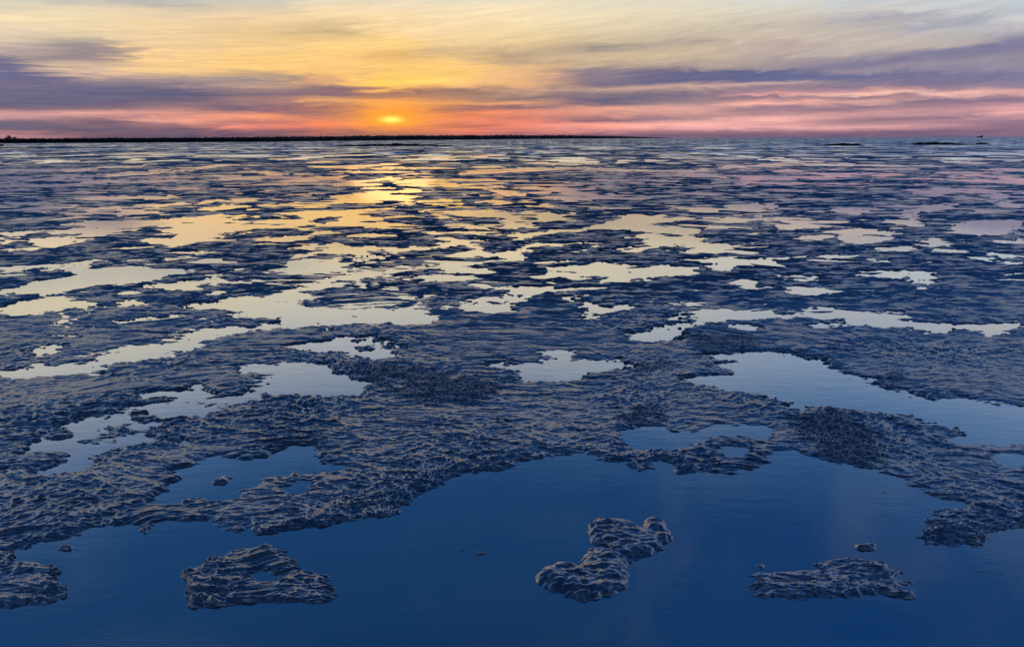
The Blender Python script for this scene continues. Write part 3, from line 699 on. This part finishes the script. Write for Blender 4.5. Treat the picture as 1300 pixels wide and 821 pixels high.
# wisps: wide in azimuth, thin in elevation, slightly climbing to the right
sk = nt.m('SUBTRACT', EL, nt.m('MULTIPLY', AZ, nt.mr(ELc, 2, 8, .008, .09)))
n_a = nt.noise(nt.xyz(nt.m('MULTIPLY', AZ, .045), nt.m('MULTIPLY', sk, .55), 3.1), 1., 4, .6, .4)
n_b = nt.noise(nt.xyz(nt.m('MULTIPLY', AZ, .26), nt.m('MULTIPLY', sk, 1.7), 7.7), 1., 6, .62, .9)
n_c = nt.noise(nt.xyz(nt.m('MULTIPLY', AZ, .22), nt.m('MULTIPLY', sk, 3.6), 1.7), 1., 6, .65, .7)
damp = nt.mr(ELc, 0, 4, .25, 1)
E2 = nt.m('ADD', EL, nt.m('MULTIPLY', nt.m('MULTIPLY', nt.m('SUBTRACT', n_a, .5), 1.1), damp))
E2 = nt.m('ADD', E2, nt.m('MULTIPLY', nt.m('MULTIPLY', nt.m('SUBTRACT', n_b, .5), 1.0), damp))
A2 = nt.m('ADD', AZ, nt.m('MULTIPLY', nt.m('SUBTRACT', n_b, .5), 9.0))
EMAX = 11.0
ef = nt.m('DIVIDE', E2, EMAX, clamp=True)
prev = None; paz = None
for cx in sorted(COLS):
    stops = []
    for q in COLS[cx].split(';'):
        a = [float(v) for v in q.split()]
        stops.append((max(azel(cx, a[0])[1], 0)/EMAX, lin(a[1:])))
    stops.sort()
    rp = nt.new('ShaderNodeValToRGB'); cr = rp.color_ramp; cr.interpolation = 'EASE' if False else 'LINEAR'
    cr.elements[0].position = stops[0][0]; cr.elements[0].color = (*stops[0][1], 1)
    cr.elements[1].position = stops[-1][0]; cr.elements[1].color = (*stops[-1][1], 1)
    for p, c in stops[1:-1]:
        e = cr.elements.new(p); e.color = (*c, 1)
    nt.put(rp.inputs[0], ef)
    az = azel(cx, 110)[0]
    if prev is None: prev = rp.outputs[0]
    else: prev = nt.mix(nt.mr(A2, paz, az), prev, rp.outputs[0])
    paz = az
low = prev
# fine streaks
st = nt.m('ADD', nt.m('MULTIPLY', nt.m('SUBTRACT', n_c, .5), .95), nt.m('MULTIPLY', nt.m('SUBTRACT', n_b, .5), .5))
stf = nt.m('ADD', 1.0, nt.m('MULTIPLY', st, nt.mr(ELc, 0, 12, 1.1, .35)))
hs = nt.new('ShaderNodeHueSaturation'); nt.put(hs.inputs['Saturation'], nt.m('ADD', nt.mr(ELc, .3, 4.5, .62, .86), nt.m('MULTIPLY', nt.mr(nt.m('ABSOLUTE', nt.m('ADD', AZ, 10.0)), 5, 26, .24, 0.0), nt.mr(ELc, 1.5, 4.5, 1.0, .1)))); hs.inputs['Value'].default_value = .97; nt.put(hs.inputs['Color'], low); low = hs.outputs[0]
low = nt.mix(1.0, low, nt.xyz(stf, nt.m('ADD', nt.m('MULTIPLY', nt.m('SUBTRACT', stf, 1.0), .85), 1.0), nt.m('ADD', nt.m('MULTIPLY', nt.m('SUBTRACT', stf, 1.0), .5), 1.0)), 'MULTIPLY')
# above the picture: pale veil fading to deep blue
def ramp(fac, stops):
    rp = nt.new('ShaderNodeValToRGB'); cr = rp.color_ramp
    cr.elements[0].position = stops[0][0]; cr.elements[0].color = (*stops[0][1], 1)
    cr.elements[1].position = stops[-1][0]; cr.elements[1].color = (*stops[-1][1], 1)
    for p, c in stops[1:-1]: cr.elements.new(p).color = (*c, 1)
    nt.put(rp.inputs[0], fac); return rp.outputs[0]
n_h = nt.noise(nt.xyz(nt.m('MULTIPLY', AZ, .035), nt.m('MULTIPLY', EL, .11), 5.5), 1., 4, .55, .6)
E3 = nt.m('ADD', EL, nt.m('MULTIPLY', nt.m('SUBTRACT', n_h, .5), 5.0))
ef3 = nt.m('DIVIDE', E3, 90.0, clamp=True)
hl = ramp(ef3, [(9.5/90, (.80, .70, .48)), (11.5/90, (.86, .75, .54)), (14/90, (.78, .74, .62)), (16.5/90, (.60, .64, .68)), (20/90, (.33, .42, .58)), (24/90, (.075, .20, .46)), (29/90, (.022, .115, .34)), (38/90, (.016, .10, .32)), (50/90, (.009, .058, .20)), (64/90, (.004, .022, .08)), (1, (.003, .016, .055))])
hr = ramp(ef3, [(8.5/90, (.50, .57, .62)), (12/90, (.58, .59, .62)), (15/90, (.36, .48, .68)), (19/90, (.15, .29, .56)), (24/90, (.045, .155, .41)), (30/90, (.014, .095, .33)), (39/90, (.012, .10, .36)), (50/90, (.008, .060, .24)), (64/90, (.004, .022, .09)), (1, (.003, .016, .055))])
high = nt.mix(nt.mr(AZ, 2, 30), hl, hr)
n_v = nt.noise(nt.xyz(nt.m('MULTIPLY', AZ, .05), nt.m('MULTIPLY', EL, .09), 9.5), 1., 5, .6, 1.0)
high = nt.mix(nt.m('MULTIPLY', nt.mr(n_v, .48, .72), nt.mr(EL, 12, 60, .13, .03)), high, (.42, .46, .55))
skyc = nt.mix(nt.mr(E2, 9.6, 11.0), nt.mix(1.0, low, (1.04, .96, .99), 'MULTIPLY'), high)
# veiled sun and its glow
saz, sel = azel(497, 152)
def gauss(sx, sy, ex=0., ey=0.):
    a = nt.m('DIVIDE', nt.m('SUBTRACT', AZ, saz+ex), sx); e = nt.m('DIVIDE', nt.m('SUBTRACT', EL, sel+ey), sy)
    r = nt.m('ADD', nt.m('MULTIPLY', a, a), nt.m('MULTIPLY', e, e))
    return nt.m('EXPONENT', nt.m('MULTIPLY', r, -1.0))
g1 = gauss(.78, .24)
skyc = nt.mix(nt.m('MULTIPLY', nt.m('MULTIPLY', gauss(14, 1.3, 2, -.4), .45), nt.mr(n_c, .40, .60), clamp=True), skyc, lin((250, 125, 75)))
skyc = nt.mix(nt.m('MULTIPLY', gauss(6.5, 2.0, 0, .3), .36, clamp=True), skyc, lin((255, 165, 60)))
skyc = nt.mix(nt.m('MULTIPLY', gauss(2.3, .70), .75, clamp=True), skyc, lin((255, 165, 20)))
skyc = nt.mix(nt.m('MULTIPLY', g1, 1.15, clamp=True), skyc, (1.3, .95, .18))
# behind the viewer: plain dusk blue
back = ramp(nt.m('DIVIDE', ELc, 90.0), [(0, (.10, .13, .24)), (.1, (.09, .14, .28)), (.4, (.012, .04, .12)), (1, (.003, .016, .055))])
skyc = nt.mix(nt.mr(nt.m('ABSOLUTE', AZ), 60, 110), skyc, back)
nis = nt.new('ShaderNodeTexSky'); nis.sky_type = 'NISHITA'; nis.sun_disc = False; nis.sun_elevation = R(1.5); nis.sun_rotation = R(saz); nis.altitude = 0
bg1 = nt.new('ShaderNodeBackground'); nt.put(bg1.inputs[0], skyc); bg1.inputs[1].default_value = 1.0
bg2 = nt.new('ShaderNodeBackground'); nt.put(bg2.inputs[0], nis.outputs[0]); bg2.inputs[1].default_value = .0012
ad = nt.new('ShaderNodeAddShader'); nt.put(ad.inputs[0], bg1.outputs[0]); nt.put(ad.inputs[1], bg2.outputs[0])
wo = nt.new('ShaderNodeOutputWorld'); nt.put(wo.inputs[0], ad.outputs[0])

# veiled low sun
sd = bpy.data.lights.new('sun', 'SUN'); sd.energy = .01; sd.angle = R(8); sd.color = (1, .62, .3)
so = bpy.data.objects.new('sun', sd); col.objects.link(so)
dirv = Vector((math.sin(R(saz))*math.cos(R(sel)), math.cos(R(saz))*math.cos(R(sel)), math.sin(R(sel))))
so.rotation_euler = dirv.to_track_quat('Z', 'Y').to_euler()

vs = sc.view_settings; vs.view_transform = 'Standard'; vs.look = 'None'; vs.exposure = 0; vs.gamma = 1; vs.use_curve_mapping = False
sc.cycles.max_bounces = 6
